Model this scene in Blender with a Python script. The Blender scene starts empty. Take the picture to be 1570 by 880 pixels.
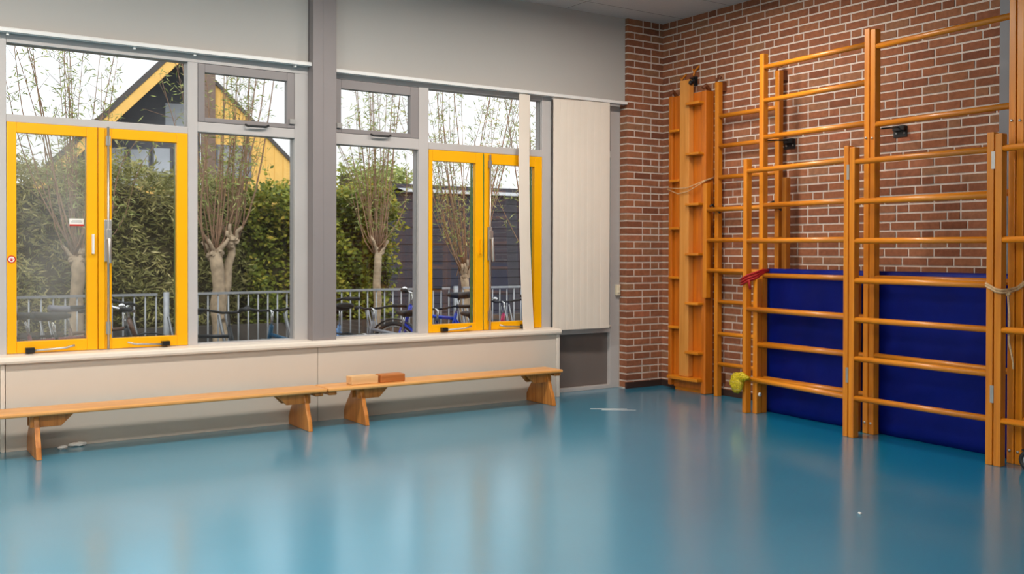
import bpy, math, random
from mathutils import Vector, Matrix
random.seed(7)
C = bpy.context.scene.collection
PI = math.pi

# ------------------------------------------------------------------ camera, world, lights, exposure
W_, H_ = 1570.0, 880.0
CAM = Vector((-6.1628, -6.7808, 1.2213)); YAW, PIT, ROLL = 0.594863, -0.0085242, 0.0023971
F_PX, SX, SY = 1511.34, 6.975, -41.62
fw = Vector((math.sin(YAW)*math.cos(PIT), math.cos(YAW)*math.cos(PIT), math.sin(PIT)))
rt0 = Vector((math.cos(YAW), -math.sin(YAW), 0)); up0 = rt0.cross(fw)
rt = math.cos(ROLL)*rt0 + math.sin(ROLL)*up0; up = -math.sin(ROLL)*rt0 + math.cos(ROLL)*up0
cd = bpy.data.cameras.new('camera'); cam = bpy.data.objects.new('camera', cd); C.objects.link(cam)
M = Matrix((( rt.x, up.x, -fw.x, CAM.x), (rt.y, up.y, -fw.y, CAM.y), (rt.z, up.z, -fw.z, CAM.z), (0,0,0,1)))
cam.matrix_world = M
cd.sensor_width = 36; cd.sensor_fit = 'HORIZONTAL'; cd.lens = F_PX*36/W_
cd.shift_x = -SX/W_; cd.shift_y = SY/W_; cd.clip_end = 300; cd.clip_start = 0.05
bpy.context.scene.camera = cam

w = bpy.data.worlds.new('overcast_sky'); bpy.context.scene.world = w; w.use_nodes = True
wn = w.node_tree.nodes; wl = w.node_tree.links; wn.clear()
wo = wn.new('ShaderNodeOutputWorld'); bg = wn.new('ShaderNodeBackground')
tc = wn.new('ShaderNodeTexCoord'); sep = wn.new('ShaderNodeSeparateXYZ'); cr = wn.new('ShaderNodeValToRGB')
wl.new(tc.outputs['Generated'], sep.inputs[0]); wl.new(sep.outputs[2], cr.inputs[0])
cr.color_ramp.elements[0].position = 0.0; cr.color_ramp.elements[0].color = (0.78,0.78,0.80,1)
cr.color_ramp.elements[1].position = 0.45; cr.color_ramp.elements[1].color = (0.93,0.94,1.0,1)
wl.new(cr.outputs[0], bg.inputs[0]); bg.inputs[1].default_value = 1.7
wl.new(bg.outputs[0], wo.inputs[0])
sun = bpy.data.lights.new('soft_daylight', 'SUN'); sun.energy = 2.6; sun.angle = math.radians(50); sun.color = (1,.98,.94)
so = bpy.data.objects.new('soft_daylight', sun); C.objects.link(so); so.location = (-5,-10,20)
so.rotation_euler = Vector((-.28,-.62,.74)).to_track_quat('Z','Y').to_euler()
LAMP_W = 55.0
vs = bpy.context.scene.view_settings
vs.view_transform = 'Standard'; vs.look = 'None'; vs.gamma = 1; vs.use_curve_mapping = False; vs.exposure = 0.0

# ------------------------------------------------------------------ materials
def nmat(name):
    m = bpy.data.materials.new(name); m.use_nodes = True
    nt = m.node_tree; b = nt.nodes['Principled BSDF']; return m, nt, b
def srgb(r, g, b):
    f = lambda c: (c/255/12.92) if c/255 <= .04045 else ((c/255+.055)/1.055)**2.4
    return (f(r), f(g), f(b), 1)
def paint(name, col, rough=.5, vary=.06, scale=3.0, metal=0, bump=0, coat=0, spec=.5):
    m, nt, b = nmat(name)
    n = nt.nodes.new('ShaderNodeTexNoise'); n.inputs['Scale'].default_value = scale; n.inputs['Detail'].default_value = 5
    t = nt.nodes.new('ShaderNodeTexCoord'); nt.links.new(t.outputs['Object'], n.inputs['Vector'])
    r = nt.nodes.new('ShaderNodeValToRGB')
    r.color_ramp.elements[0].position = .3; r.color_ramp.elements[1].position = .7
    r.color_ramp.elements[0].color = tuple(c*(1-vary) for c in col[:3])+(1,)
    r.color_ramp.elements[1].color = tuple(min(1, c*(1+vary)) for c in col[:3])+(1,)
    nt.links.new(n.outputs['Fac'], r.inputs[0]); nt.links.new(r.outputs[0], b.inputs['Base Color'])
    b.inputs['Roughness'].default_value = rough; b.inputs['Metallic'].default_value = metal
    b.inputs['Coat Weight'].default_value = coat; b.inputs['Specular IOR Level'].default_value = spec
    if bump:
        bp = nt.nodes.new('ShaderNodeBump'); bp.inputs['Strength'].default_value = bump; bp.inputs['Distance'].default_value = .01
        nt.links.new(n.outputs['Fac'], bp.inputs['Height']); nt.links.new(bp.outputs[0], b.inputs['Normal'])
    return m
def wood(name, c0, c1, c2, axis='z', rough=.38, coat=.16, sc=1.0):
    m, nt, b = nmat(name)
    t = nt.nodes.new('ShaderNodeTexCoord'); mp = nt.nodes.new('ShaderNodeMapping')
    s = {'x': (1.2, 22, 22), 'y': (22, 1.2, 22), 'z': (22, 22, 1.2)}[axis]
    mp.inputs['Scale'].default_value = tuple(v*sc for v in s)
    oi = nt.nodes.new('ShaderNodeObjectInfo'); ad = nt.nodes.new('ShaderNodeVectorMath'); ad.operation = 'ADD'
    cb = nt.nodes.new('ShaderNodeCombineXYZ')
    mu = nt.nodes.new('ShaderNodeMath'); mu.operation = 'MULTIPLY'; mu.inputs[1].default_value = 31.0
    nt.links.new(oi.outputs['Random'], mu.inputs[0])
    for i in range(3): nt.links.new(mu.outputs[0], cb.inputs[i])
    nt.links.new(t.outputs['Object'], ad.inputs[0]); nt.links.new(cb.outputs[0], ad.inputs[1])
    nt.links.new(ad.outputs[0], mp.inputs[0])
    n = nt.nodes.new('ShaderNodeTexNoise'); n.inputs['Scale'].default_value = 1.4; n.inputs['Detail'].default_value = 6; n.inputs['Distortion'].default_value = .6
    nt.links.new(mp.outputs[0], n.inputs['Vector'])
    r = nt.nodes.new('ShaderNodeValToRGB'); e = r.color_ramp.elements
    e[0].position = .28; e[0].color = c0; e[1].position = .72; e[1].color = c2
    k = e.new(.5); k.color = c1
    nt.links.new(n.outputs['Fac'], r.inputs[0])
    hs = nt.nodes.new('ShaderNodeHueSaturation')
    mr = nt.nodes.new('ShaderNodeMapRange'); mr.inputs['To Min'].default_value = .88; mr.inputs['To Max'].default_value = 1.08
    nt.links.new(oi.outputs['Random'], mr.inputs[0]); nt.links.new(mr.outputs[0], hs.inputs['Value'])
    nt.links.new(r.outputs[0], hs.inputs['Color']); nt.links.new(hs.outputs[0], b.inputs['Base Color'])
    b.inputs['Roughness'].default_value = rough; b.inputs['Coat Weight'].default_value = coat; b.inputs['Coat Roughness'].default_value = .2
    bp = nt.nodes.new('ShaderNodeBump'); bp.inputs['Strength'].default_value = .06; bp.inputs['Distance'].default_value = .004
    nt.links.new(n.outputs['Fac'], bp.inputs['Height']); nt.links.new(bp.outputs[0], b.inputs['Normal'])
    return m
OR = [srgb(188,106,12), srgb(206,122,18), srgb(218,136,28)]
wood_z = wood('varnished_pine_upright', *OR, 'z'); wood_y = wood('varnished_pine_rung', *OR, 'x')
wood_yy = wood('varnished_pine_cross', *OR, 'y')
wood_panel = wood('deep_varnished_panel', srgb(170,88,12), srgb(188,100,16), srgb(200,112,24), 'z')
wood_beam = wood('light_varnished_beam', srgb(198,124,46), srgb(212,140,62), srgb(220,150,74), 'z')
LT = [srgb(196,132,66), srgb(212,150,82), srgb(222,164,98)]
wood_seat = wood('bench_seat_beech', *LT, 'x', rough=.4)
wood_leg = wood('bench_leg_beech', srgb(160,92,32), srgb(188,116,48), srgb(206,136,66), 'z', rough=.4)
wood_blk1 = wood('pale_block_wood', srgb(214,166,112), srgb(226,182,130), srgb(236,196,146), 'x', rough=.55, coat=0)
wood_blk2 = wood('brown_block_wood', srgb(150,86,36), srgb(176,106,50), srgb(196,126,66), 'x', rough=.55, coat=0)
m_frame = paint('pale_grey_window_paint', srgb(186,180,178), .42, .03)
m_vent = paint('mid_grey_window_paint', srgb(134,127,127), .42, .03)
m_pillar = paint('taupe_grey_column_paint', srgb(134,126,126), .5, .03)
m_bulk = paint('bulkhead_grey_panel', srgb(176,172,168), .65, .03, .6)
m_case = paint('cream_grey_casing', srgb(205,194,182), .5, .025, 1.2)
m_sill = paint('cream_sill_paint', srgb(220,209,197), .4, .02)
m_rail = paint('white_aluminium_rail', srgb(226,224,222), .35, .02)
m_slat = paint('cream_blind_fabric', srgb(222,210,197), .8, .02, 6)
m_yel = paint('yellow_window_paint', srgb(246,174,4), .35, .03, 4, spec=.4)
m_grn = paint('green_window_paint', srgb(40,120,72), .45, .05, 4)
m_panel = paint('brown_grey_panel', srgb(112,101,96), .6, .04, 2)
m_ceil = paint('ceiling_tile_white', srgb(186,180,176), .9, .03, 30)
m_seam = paint('ceiling_tile_joint', srgb(140,134,130), .8, .03)
m_wall = paint('painted_plaster', srgb(205,196,186), .7, .03)
m_black = paint('black_metal', srgb(22,22,24), .4, .1)
m_blackp = paint('black_rubber', srgb(28,28,30), .6, .1)
m_steel = paint('zinc_plated_steel', srgb(190,188,186), .35, .05, 20, metal=.8)
m_galv = paint('galvanised_steel', srgb(150,152,156), .5, .12, 12, metal=.3)
m_chrome = paint('chrome', srgb(220,220,220), .15, .02, metal=1)
m_greyp = paint('grey_steel_profile', srgb(118,116,120), .5, .05)
m_base = paint('dark_brown_skirting', srgb(52,34,28), .5, .1)
m_red = paint('red_strap', srgb(170,16,20), .7, .15, 30)
m_ropew = paint('sisal_rope', srgb(196,160,120), .9, .2, 80)
m_white = paint('white_plastic', srgb(232,230,226), .5, .02)
m_stred = paint('red_print', srgb(200,30,24), .5, .02)
m_hook = paint('brown_leather_hook', srgb(110,56,24), .6, .2, 20)
m_switch = paint('cream_plastic', srgb(228,214,188), .5, .02)
m_mortar = paint('pale_mortar', srgb(216,200,188), .95, .08, 40, bump=.2)

# mat: deep blue vinyl
m_mat = paint('deep_blue_vinyl', srgb(0,18,104), .5, .15, 4, spec=.15, bump=.8)

# floor: turquoise blue vinyl
def floor_mat():
    m, nt, b = nmat('turquoise_vinyl_floor'); N = nt.nodes; L = nt.links
    t = N.new('ShaderNodeTexCoord')
    n1 = N.new('ShaderNodeTexNoise'); n1.inputs['Scale'].default_value = .8; n1.inputs['Detail'].default_value = 6
    L.new(t.outputs['Object'], n1.inputs['Vector'])
    r = N.new('ShaderNodeValToRGB'); e = r.color_ramp.elements
    e[0].position = .3; e[0].color = srgb(4,122,154); e[1].position = .7; e[1].color = srgb(8,131,164)
    L.new(n1.outputs['Fac'], r.inputs[0])
    # scuff marks: thin stretched noise, thresholded
    mp = N.new('ShaderNodeMapping'); mp.inputs['Rotation'].default_value = (0,0,.6); mp.inputs['Scale'].default_value = (2.2, 34, 1)
    L.new(t.outputs['Object'], mp.inputs[0])
    n2 = N.new('ShaderNodeTexNoise'); n2.inputs['Scale'].default_value = 1.6; n2.inputs['Detail'].default_value = 4
    L.new(mp.outputs[0], n2.inputs['Vector'])
    r2 = N.new('ShaderNodeValToRGB'); r2.color_ramp.elements[0].position = .74; r2.color_ramp.elements[1].position = .82
    L.new(n2.outputs['Fac'], r2.inputs[0])
    mx = N.new('ShaderNodeMix'); mx.data_type = 'RGBA'
    ms = N.new('ShaderNodeMath'); ms.operation = 'MULTIPLY'; ms.inputs[1].default_value = .35
    L.new(r2.outputs[0], ms.inputs[0]); L.new(ms.outputs[0], mx.inputs['Factor'])
    L.new(r.outputs[0], mx.inputs['A']); mx.inputs['B'].default_value = srgb(120,170,186)
    L.new(mx.outputs['Result'], b.inputs['Base Color'])
    n3 = N.new('ShaderNodeTexNoise'); n3.inputs['Scale'].default_value = 3; n3.inputs['Detail'].default_value = 8
    L.new(t.outputs['Object'], n3.inputs['Vector'])
    mr = N.new('ShaderNodeMapRange'); mr.inputs['To Min'].default_value = .29; mr.inputs['To Max'].default_value = .33
    L.new(n3.outputs['Fac'], mr.inputs[0]); L.new(mr.outputs[0], b.inputs['Roughness'])
    b.inputs['Specular IOR Level'].default_value = .6
    b.inputs['Coat Weight'].default_value = 1.0; b.inputs['Coat IOR'].default_value = 1.6; b.inputs['Coat Roughness'].default_value = .185
    n4 = N.new('ShaderNodeTexNoise'); n4.inputs['Scale'].default_value = 2.2; n4.inputs['Detail'].default_value = 2
    L.new(t.outputs['Object'], n4.inputs['Vector'])
    bp = N.new('ShaderNodeBump'); bp.inputs['Strength'].default_value = .015; bp.inputs['Distance'].default_value = .01
    L.new(n4.outputs['Fac'], bp.inputs['Height']); L.new(bp.outputs[0], b.inputs['Normal'])
    return m
m_floor = floor_mat()

def glass_mat():
    m = bpy.data.materials.new('window_glass'); m.use_nodes = True; nt = m.node_tree; N = nt.nodes; L = nt.links; N.clear()
    o = N.new('ShaderNodeOutputMaterial'); mx = N.new('ShaderNodeMixShader'); t = N.new('ShaderNodeBsdfTransparent'); g = N.new('ShaderNodeBsdfGlossy')
    t.inputs[0].default_value = (.93,.95,.94,1); g.inputs['Roughness'].default_value = .01
    lw = N.new('ShaderNodeFresnel'); lw.inputs[0].default_value = 1.5
    mu = N.new('ShaderNodeMath'); mu.operation = 'MULTIPLY'; mu.inputs[1].default_value = 1.2
    L.new(lw.outputs[0], mu.inputs[0]); L.new(mu.outputs[0], mx.inputs[0])
    L.new(t.outputs[0], mx.inputs[1]); L.new(g.outputs[0], mx.inputs[2]); L.new(mx.outputs[0], o.inputs[0])
    return m
m_glass = glass_mat()
def hazy_glass():
    m = glass_mat(); m.name = 'dusty_window_glass'; nt = m.node_tree; N = nt.nodes; L = nt.links
    o = [n for n in N if n.type == 'OUTPUT_MATERIAL'][0]; src = o.inputs[0].links[0].from_socket
    d = N.new('ShaderNodeBsdfDiffuse'); d.inputs[0].default_value = (.86,.82,.76,1); tr = N.new('ShaderNodeBsdfTranslucent'); tr.inputs[0].default_value = (.86,.84,.80,1)
    a = N.new('ShaderNodeMixShader'); a.inputs[0].default_value = .5; L.new(d.outputs[0], a.inputs[1]); L.new(tr.outputs[0], a.inputs[2])
    t = N.new('ShaderNodeTexCoord'); n = N.new('ShaderNodeTexNoise'); n.inputs['Scale'].default_value = 2.5; n.inputs['Detail'].default_value = 5
    L.new(t.outputs['Object'], n.inputs['Vector'])
    mr = N.new('ShaderNodeMapRange'); mr.inputs['From Min'].default_value = .3; mr.inputs['From Max'].default_value = .75; mr.inputs['To Min'].default_value = .03; mr.inputs['To Max'].default_value = .17
    L.new(n.outputs['Fac'], mr.inputs[0]); b = N.new('ShaderNodeMixShader'); L.new(mr.outputs[0], b.inputs[0]); L.new(src, b.inputs[1]); L.new(a.outputs[0], b.inputs[2]); L.new(b.outputs[0], o.inputs[0])
    return m
m_haze = hazy_glass()

def attr_ramp(name, cols, rough=.8, attr='tint', noise=0.0, transl=0.0, spec=.3, nscale=30):
    m, nt, b = nmat(name); N = nt.nodes; L = nt.links
    a = N.new('ShaderNodeAttribute'); a.attribute_name = attr
    r = N.new('ShaderNodeValToRGB'); e = r.color_ramp.elements
    for i, c in enumerate(cols):
        p = i/(len(cols)-1)
        if i == 0: e[0].position = 0; e[0].color = c
        elif i == len(cols)-1: e[-1].position = 1; e[-1].color = c
        else:
            k = e.new(p); k.color = c
    L.new(a.outputs['Fac'], r.inputs[0])
    out = r.outputs[0]
    if noise:
        t = N.new('ShaderNodeTexCoord'); n = N.new('ShaderNodeTexNoise'); n.inputs['Scale'].default_value = nscale; n.inputs['Detail'].default_value = 6
        L.new(t.outputs['Object'], n.inputs['Vector'])
        mr = N.new('ShaderNodeMapRange'); mr.inputs['From Min'].default_value = .3; mr.inputs['From Max'].default_value = .7
        mr.inputs['To Min'].default_value = 1-noise; mr.inputs['To Max'].default_value = 1+noise
        L.new(n.outputs['Fac'], mr.inputs[0]); hs = N.new('ShaderNodeHueSaturation'); L.new(mr.outputs[0], hs.inputs['Value'])
        L.new(out, hs.inputs['Color']); out = hs.outputs[0]
        bp = N.new('ShaderNodeBump'); bp.inputs['Strength'].default_value = .25; bp.inputs['Distance'].default_value = .004
        L.new(n.outputs['Fac'], bp.inputs['Height']); L.new(bp.outputs[0], b.inputs['Normal'])
    L.new(out, b.inputs['Base Color']); b.inputs['Roughness'].default_value = rough; b.inputs['Specular IOR Level'].default_value = spec
    if transl:
        o = N['Material Output']; tr = N.new('ShaderNodeBsdfTranslucent'); mx = N.new('ShaderNodeMixShader'); mx.inputs[0].default_value = transl
        L.new(out, tr.inputs[0]); L.new(b.outputs[0], mx.inputs[1]); L.new(tr.outputs[0], mx.inputs[2]); L.new(mx.outputs[0], o.inputs[0])
    return m
m_brick = attr_ramp('red_brown_brick', [srgb(118,72,54), srgb(132,82,60), srgb(142,90,66), srgb(152,96,68), srgb(144,102,76), srgb(160,98,72)], .9, noise=.16, spec=.15)
m_bamboo = attr_ramp('bamboo_leaf_green', [srgb(92,88,46), srgb(122,120,64), srgb(150,148,90), srgb(184,174,114), srgb(216,202,146)], .55, transl=.3)
m_laurel = attr_ramp('laurel_leaf_green', [srgb(62,74,28), srgb(96,108,38), srgb(132,140,52), srgb(178,172,70), srgb(204,172,74)], .5, transl=.3)
m_willow = attr_ramp('willow_leaf_green', [srgb(108,116,58), srgb(142,152,84), srgb(174,182,112), srgb(206,202,136)], .6, transl=.35)
m_core = paint('hedge_inner_twigs', srgb(74,66,42), .95, .5, 9, bump=.5)
m_bark = paint('grey_willow_bark', srgb(158,138,114), .9, .3, 14, bump=.6)
m_twig = paint('tan_brown_willow_shoot', srgb(146,114,90), .85, .2, 20)
m_pave = paint('grey_outdoor_paving', srgb(120,116,110), .9, .15, 8)
m_kerb = paint('weathered_concrete', srgb(72,64,58), .9, .25, 6, bump=.3)
m_hyel = paint('yellow_board_cladding', srgb(228,180,96), .7, .06, 5)
m_hdark = paint('dark_grey_facade', srgb(112,112,118), .7, .1, 3)
m_hjoint = paint('yellow_board_joint', srgb(206,152,60), .8)
m_roof = paint('dark_roof_tiles', srgb(76,70,68), .8, .2, 10)
m_hwin = paint('reflective_house_glass', srgb(190,196,206), .15, .1, 1)
m_hbrown = paint('brown_brick_pier', srgb(120,100,88), .9, .12, 12)
m_shed = paint('black_stained_boards', srgb(48,46,56), .7, .15, 4)
m_shtrim = paint('white_roof_trim', srgb(206,208,214), .5, .05)
m_ext = paint('outside_wall_render', srgb(150,140,130), .9, .1)

# ------------------------------------------------------------------ mesh collector
class MB:
    def __init__(s): s.v = []; s.f = []; s.a = []; s.t = 0.5; s.sm = []
    def _add(s, vs, fs, smooth=False):
        o = len(s.v); s.v += [tuple(p) for p in vs]
        for f in fs: s.f.append(tuple(i+o for i in f)); s.a.append(s.t); s.sm.append(smooth)
        return s
    def box(s, x0, x1, y0, y1, z0, z1):
        v = [(x,y,z) for z in (z0,z1) for y in (y0,y1) for x in (x0,x1)]
        return s._add(v, [(0,2,3,1),(4,5,7,6),(0,1,5,4),(2,6,7,3),(0,4,6,2),(1,3,7,5)])
    def prism(s, pts, axis, a, b):
        # pts: 2D outline; axis: extrusion axis
        def P(p, t):
            return {'x': (t,p[0],p[1]), 'y': (p[0],t,p[1]), 'z': (p[0],p[1],t)}[axis]
        n = len(pts); v = [P(p,a) for p in pts]+[P(p,b) for p in pts]
        f = [tuple(range(n-1,-1,-1)), tuple(range(n,2*n))]+[(i,(i+1)%n,n+(i+1)%n,n+i) for i in range(n)]
        return s._add(v, f)
    def tube(s, pts, r, n=10, cap=True, rend=None, flat=1.0):
        pts = [Vector(p) for p in pts]; m = len(pts); ring = []; prev = None
        for i, p in enumerate(pts):
            d = (pts[min(i+1,m-1)]-pts[max(i-1,0)])
            if d.length < 1e-9: d = Vector((0,0,1))
            d.normalize()
            if prev is None:
                a = Vector((0,0,1)) if abs(d.z) < .9 else Vector((1,0,0))
                u = d.cross(a).normalized()
            else:
                u = (prev - d*prev.dot(d))
                if u.length < 1e-6: u = d.cross(Vector((0,0,1)))
                u.normalize()
            prev = u; v_ = d.cross(u)
            rr = r if rend is None else r+(rend-r)*i/(m-1)
            if isinstance(r, (list,tuple)): rr = r[i]
            ring.append([p+rr*(math.cos(2*PI*k/n)*u+flat*math.sin(2*PI*k/n)*v_) for k in range(n)])
        v = [q for R in ring for q in R]
        f = [(i*n+k, i*n+(k+1)%n, (i+1)*n+(k+1)%n, (i+1)*n+k) for i in range(m-1) for k in range(n)]
        if cap: f += [tuple(range(n-1,-1,-1)), tuple((m-1)*n+k for k in range(n))]
        return s._add(v, f, True)
    def torus(s, c, R, r, axis='y', n=28, m=8):
        c = Vector(c); v = []
        for i in range(n):
            a = 2*PI*i/n
            for k in range(m):
                b = 2*PI*k/m; q = R+r*math.cos(b); h = r*math.sin(b)
                p = {'y': (q*math.cos(a), h, q*math.sin(a)), 'z': (q*math.cos(a), q*math.sin(a), h), 'x': (h, q*math.cos(a), q*math.sin(a))}[axis]
                v.append(c+Vector(p))
        f = [(i*m+k, ((i+1)%n)*m+k, ((i+1)%n)*m+(k+1)%m, i*m+(k+1)%m) for i in range(n) for k in range(m)]
        return s._add(v, f, True)
    def blob(s, c, r, n=12, m=8, jit=0.0, sc=(1,1,1)):
        c = Vector(c); v = [c+Vector((0,0,-r*sc[2]))]
        for j in range(1, m):
            ph = -PI/2+PI*j/m
            for i in range(n):
                q = r*(1+random.uniform(-jit,jit)); a = 2*PI*i/n
                v.append(c+Vector((q*math.cos(ph)*math.cos(a)*sc[0], q*math.cos(ph)*math.sin(a)*sc[1], q*math.sin(ph)*sc[2])))
        v.append(c+Vector((0,0,r*sc[2]))); f = []
        for i in range(n): f.append((0, 1+(i+1)%n, 1+i))
        for j in range(m-2):
            for i in range(n):
                a = 1+j*n+i; b = 1+j*n+(i+1)%n; f.append((a, b, b+n, a+n))
        t = len(v)-1
        for i in range(n): f.append((1+(m-2)*n+i, 1+(m-2)*n+(i+1)%n, t))
        return s._add(v, f, jit < .12)
    def leaf(s, p, d, L, w_, nrm):
        d = d.normalized(); sd = d.cross(nrm)
        if sd.length < 1e-4: sd = d.cross(Vector((.3,.5,.8)))
        sd.normalize()
        return s._add([p, p+d*L*.45+sd*w_, p+d*L, p+d*L*.45-sd*w_], [(0,1,2,3)])
    def build(s, name, mat, parent=None, bevel=0, origin=None, rz=0.0, smooth_all=False):
        me = bpy.data.meshes.new(name)
        me.from_pydata(s.v, [], s.f); me.update()
        at = me.attributes.new('tint', 'FLOAT', 'FACE'); at.data.foreach_set('value', s.a)
        me.polygons.foreach_set('use_smooth', [True]*len(s.f) if smooth_all else s.sm)
        me.materials.append(mat)
        o = bpy.data.objects.new(name, me); C.objects.link(o)
        if parent is not None:
            o.parent = parent
            if not parent.get('_loc'):
                # vertices were given in world space: shift into the root's space
                r = parent
                while r.parent is not None: r = r.parent
                off = r.matrix_basis.translation if parent is r else None
                if off is not None: o.location = -off
        elif origin is not None:
            ov = Vector(origin); me.transform(Matrix.Translation(-ov)); o.location = ov
        if bevel:
            bm_ = o.modifiers.new('bevel', 'BEVEL'); bm_.width = bevel; bm_.segments = 2; bm_.limit_method = 'ANGLE'
        return o
def tag(o, label, cat, group=None, kind=None):
    o['label'] = label; o['category'] = cat
    if group: o['group'] = group
    if kind: o['kind'] = kind
    return o
def struct(name, mb, mat, bevel=0):
    o = mb.build(name, mat, bevel=bevel); o['kind'] = 'structure'; return o
def thing(name, label, cat, loc=(0,0,0), rz=0.0, group=None, kind=None, local=False):
    o = bpy.data.objects.new(name, None); C.objects.link(o); o.location = loc; o.rotation_euler = (0,0,rz)
    o.empty_display_size = .1
    if label: tag(o, label, cat, group, kind)
    elif kind: o['kind'] = kind
    if local: LOCAL.add(o.name)
    return o
LOCAL = set()
def part(mb, name, mat, parent, bevel=0, label=None):
    """adds mb as a child; vertices are world coordinates unless the root was made with local=True"""
    root = parent
    while root.parent is not None: root = root.parent
    o = mb.build(name, mat, None, bevel)
    o.parent = parent
    if root.name not in LOCAL and parent is root: o.location = -root.location
    if label: o['label'] = label
    return o

# ------------------------------------------------------------------ room shell
XL, YB, ZC = -9.6, -9.4, 3.3
o = MB().box(XL, 0.0, YB, 0.12, -.12, 0); struct('floor', o, m_floor)
o = MB().box(XL-.2, 0.25, YB-.2, 0.25, ZC+.004, ZC+.12); struct('ceiling', o, m_ceil)
sm = MB()
x = -0.05-0.0
xs = [-1.085-1.2*i for i in range(-0, 8)]
yy = -0.31
ys = []
while yy > YB: ys.append(yy); yy -= .58
for y in ys: sm.box(XL, 0, y-.004, y+.004, ZC-.001, ZC+.004)
for x in xs: sm.box(x-.004, x+.004, YB, .1, ZC-.001, ZC+.004)
tiles = MB()
ye = [.12]+[y for y in ys]+[YB]; xe = [0.0]+xs+[XL]
for a, b in zip(ye, ye[1:]):
    for c, d in zip(xe, xe[1:]): tiles.box(d+.004, c-.004, b+.004, a-.004, ZC, ZC+.004)
o = tiles.build('ceiling_tiles', m_ceil); o['kind'] = 'structure'; o.name = 'trim_6'
o = sm.build('trim_7', m_seam); o['kind'] = 'structure'

def brick_run(mb, place, length, z0, z1, seed, q=.196):
    rnd = random.Random(seed); ch = .06226; jt = .0135
    n = int(round((z1-z0)/ch))
    for k in range(n):
        za = z0+k*ch; zb = min(za+ch-jt, z1-.002)
        p = 0.0; first = True; nh = 0
        while p < length-.02:
            if first: wd = [q*.5, q, q*.75, q][k % 4]; first = False
            elif rnd.random() < .2 and nh < 1: wd = q*.5; nh += 1
            else: wd = q; nh = 0
            e = min(p+wd-jt, length)
            mb.t = min(1, max(0, rnd.gauss(.5, .2)))
            place(mb, p, e, za, zb); p += wd
# right wall (brick, face at x = 0)
struct('wall_right', MB().box(.004, .25, YB, .25, -.12, ZC+.004), m_mortar)
mb = MB()
brick_run(mb, lambda m, a, b, za, zb: m.box(0-.001, .012, -.045-b, -.045-a, za, zb), 9.2, .012, ZC, 3)
struct('wall_right_brickwork', mb, m_brick)
# brick pier at the corner, face y = -.06
PX0 = -.422
struct('wall_pier', MB().box(PX0+.004, 0, -.048, .16, 0, ZC), m_mortar)
mb = MB()
def pier(m, a, b, za, zb): m.box(0-b, 0-a, -.052, -.04, za, zb)
rnd = random.Random(5); ch = .06226; jt = .0135
for k in range(53):
    za = .012+k*ch; zb = min(za+ch-jt, ZC-.002)
    segs = [.098, .324] if k % 2 else [.0, .196+.03]
    cuts = [0, .05, .246, .422] if k % 2 else [0, .148, .344, .422]
    if k % 5 == 2: cuts = [0, .05, .148, .246, .422]
    for i, (a, b) in enumerate(zip(cuts, cuts[1:])):
        mb.t = min(1, max(0, rnd.gauss(.5,.2))); last = i == len(cuts)-2
        mb.box(-(b-(0 if last else jt)), -a, -.052, -.04, za, zb)
        if last: mb.box(PX0-.0005, PX0+.012, -.0518, .045, za, zb-.0001)
struct('wall_pier_brickwork', mb, m_brick)
# skirting along brick
struct('baseboard_right', MB().box(-.012, .004, YB, -.03, 0, .055), m_base)
struct('baseboard_pier', MB().box(PX0-.006, .0, -.064, -.04, 0, .055), m_base)
struct('wall_back', MB().box(XL, .1, YB-.2, YB, 0, ZC), m_wall)
struct('wall_left', MB().box(XL-.2, XL, YB, .12, 0, ZC), m_wall)
# window wall: solid part left of the view, bulkhead over the windows, head fill
struct('wall_front', MB().box(XL, -5.47, .0, .25, 0, ZC).box(-5.47, PX0, .05, .25, 2.57, ZC).box(-5.47, -1.22, .0, .25, 0, .53), m_ext)
struct('wall_bulkhead', MB().box(XL, -3.412, -.02, .05, 2.57, ZC).box(-3.222, PX0-.002, -.02, .05, 2.565, ZC), m_bulk)
struct('wall_pillar', MB().box(-3.407, -3.226, -.10, .12, .555, ZC), m_pillar, bevel=.004)
struct('trim_5', MB().box(-3.330, -3.326, -.102, -.1, .60, ZC), m_pillar)

# low boxed casing with sill
c = MB().box(-5.385, -3.385, -.13, 0, 0, .53).box(-3.381, -1.262, -.13, 0, 0, .53)
struct('trim_1', c, m_case, bevel=.002)
struct('trim_2', MB().box(-5.412, -5.39, -.136, 0, 0, .53).box(-1.258, -1.226, -.136, .05, 0, .53), m_sill, bevel=.003)
struct('trim_3', MB().prism([(-.158,.535),(-.162,.548),(-.158,.566),(-.14,.575),(0,.578),(.06,.578),(.06,.53),(-.13,.53)], 'x', -5.43, -1.225), m_sill)

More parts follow.
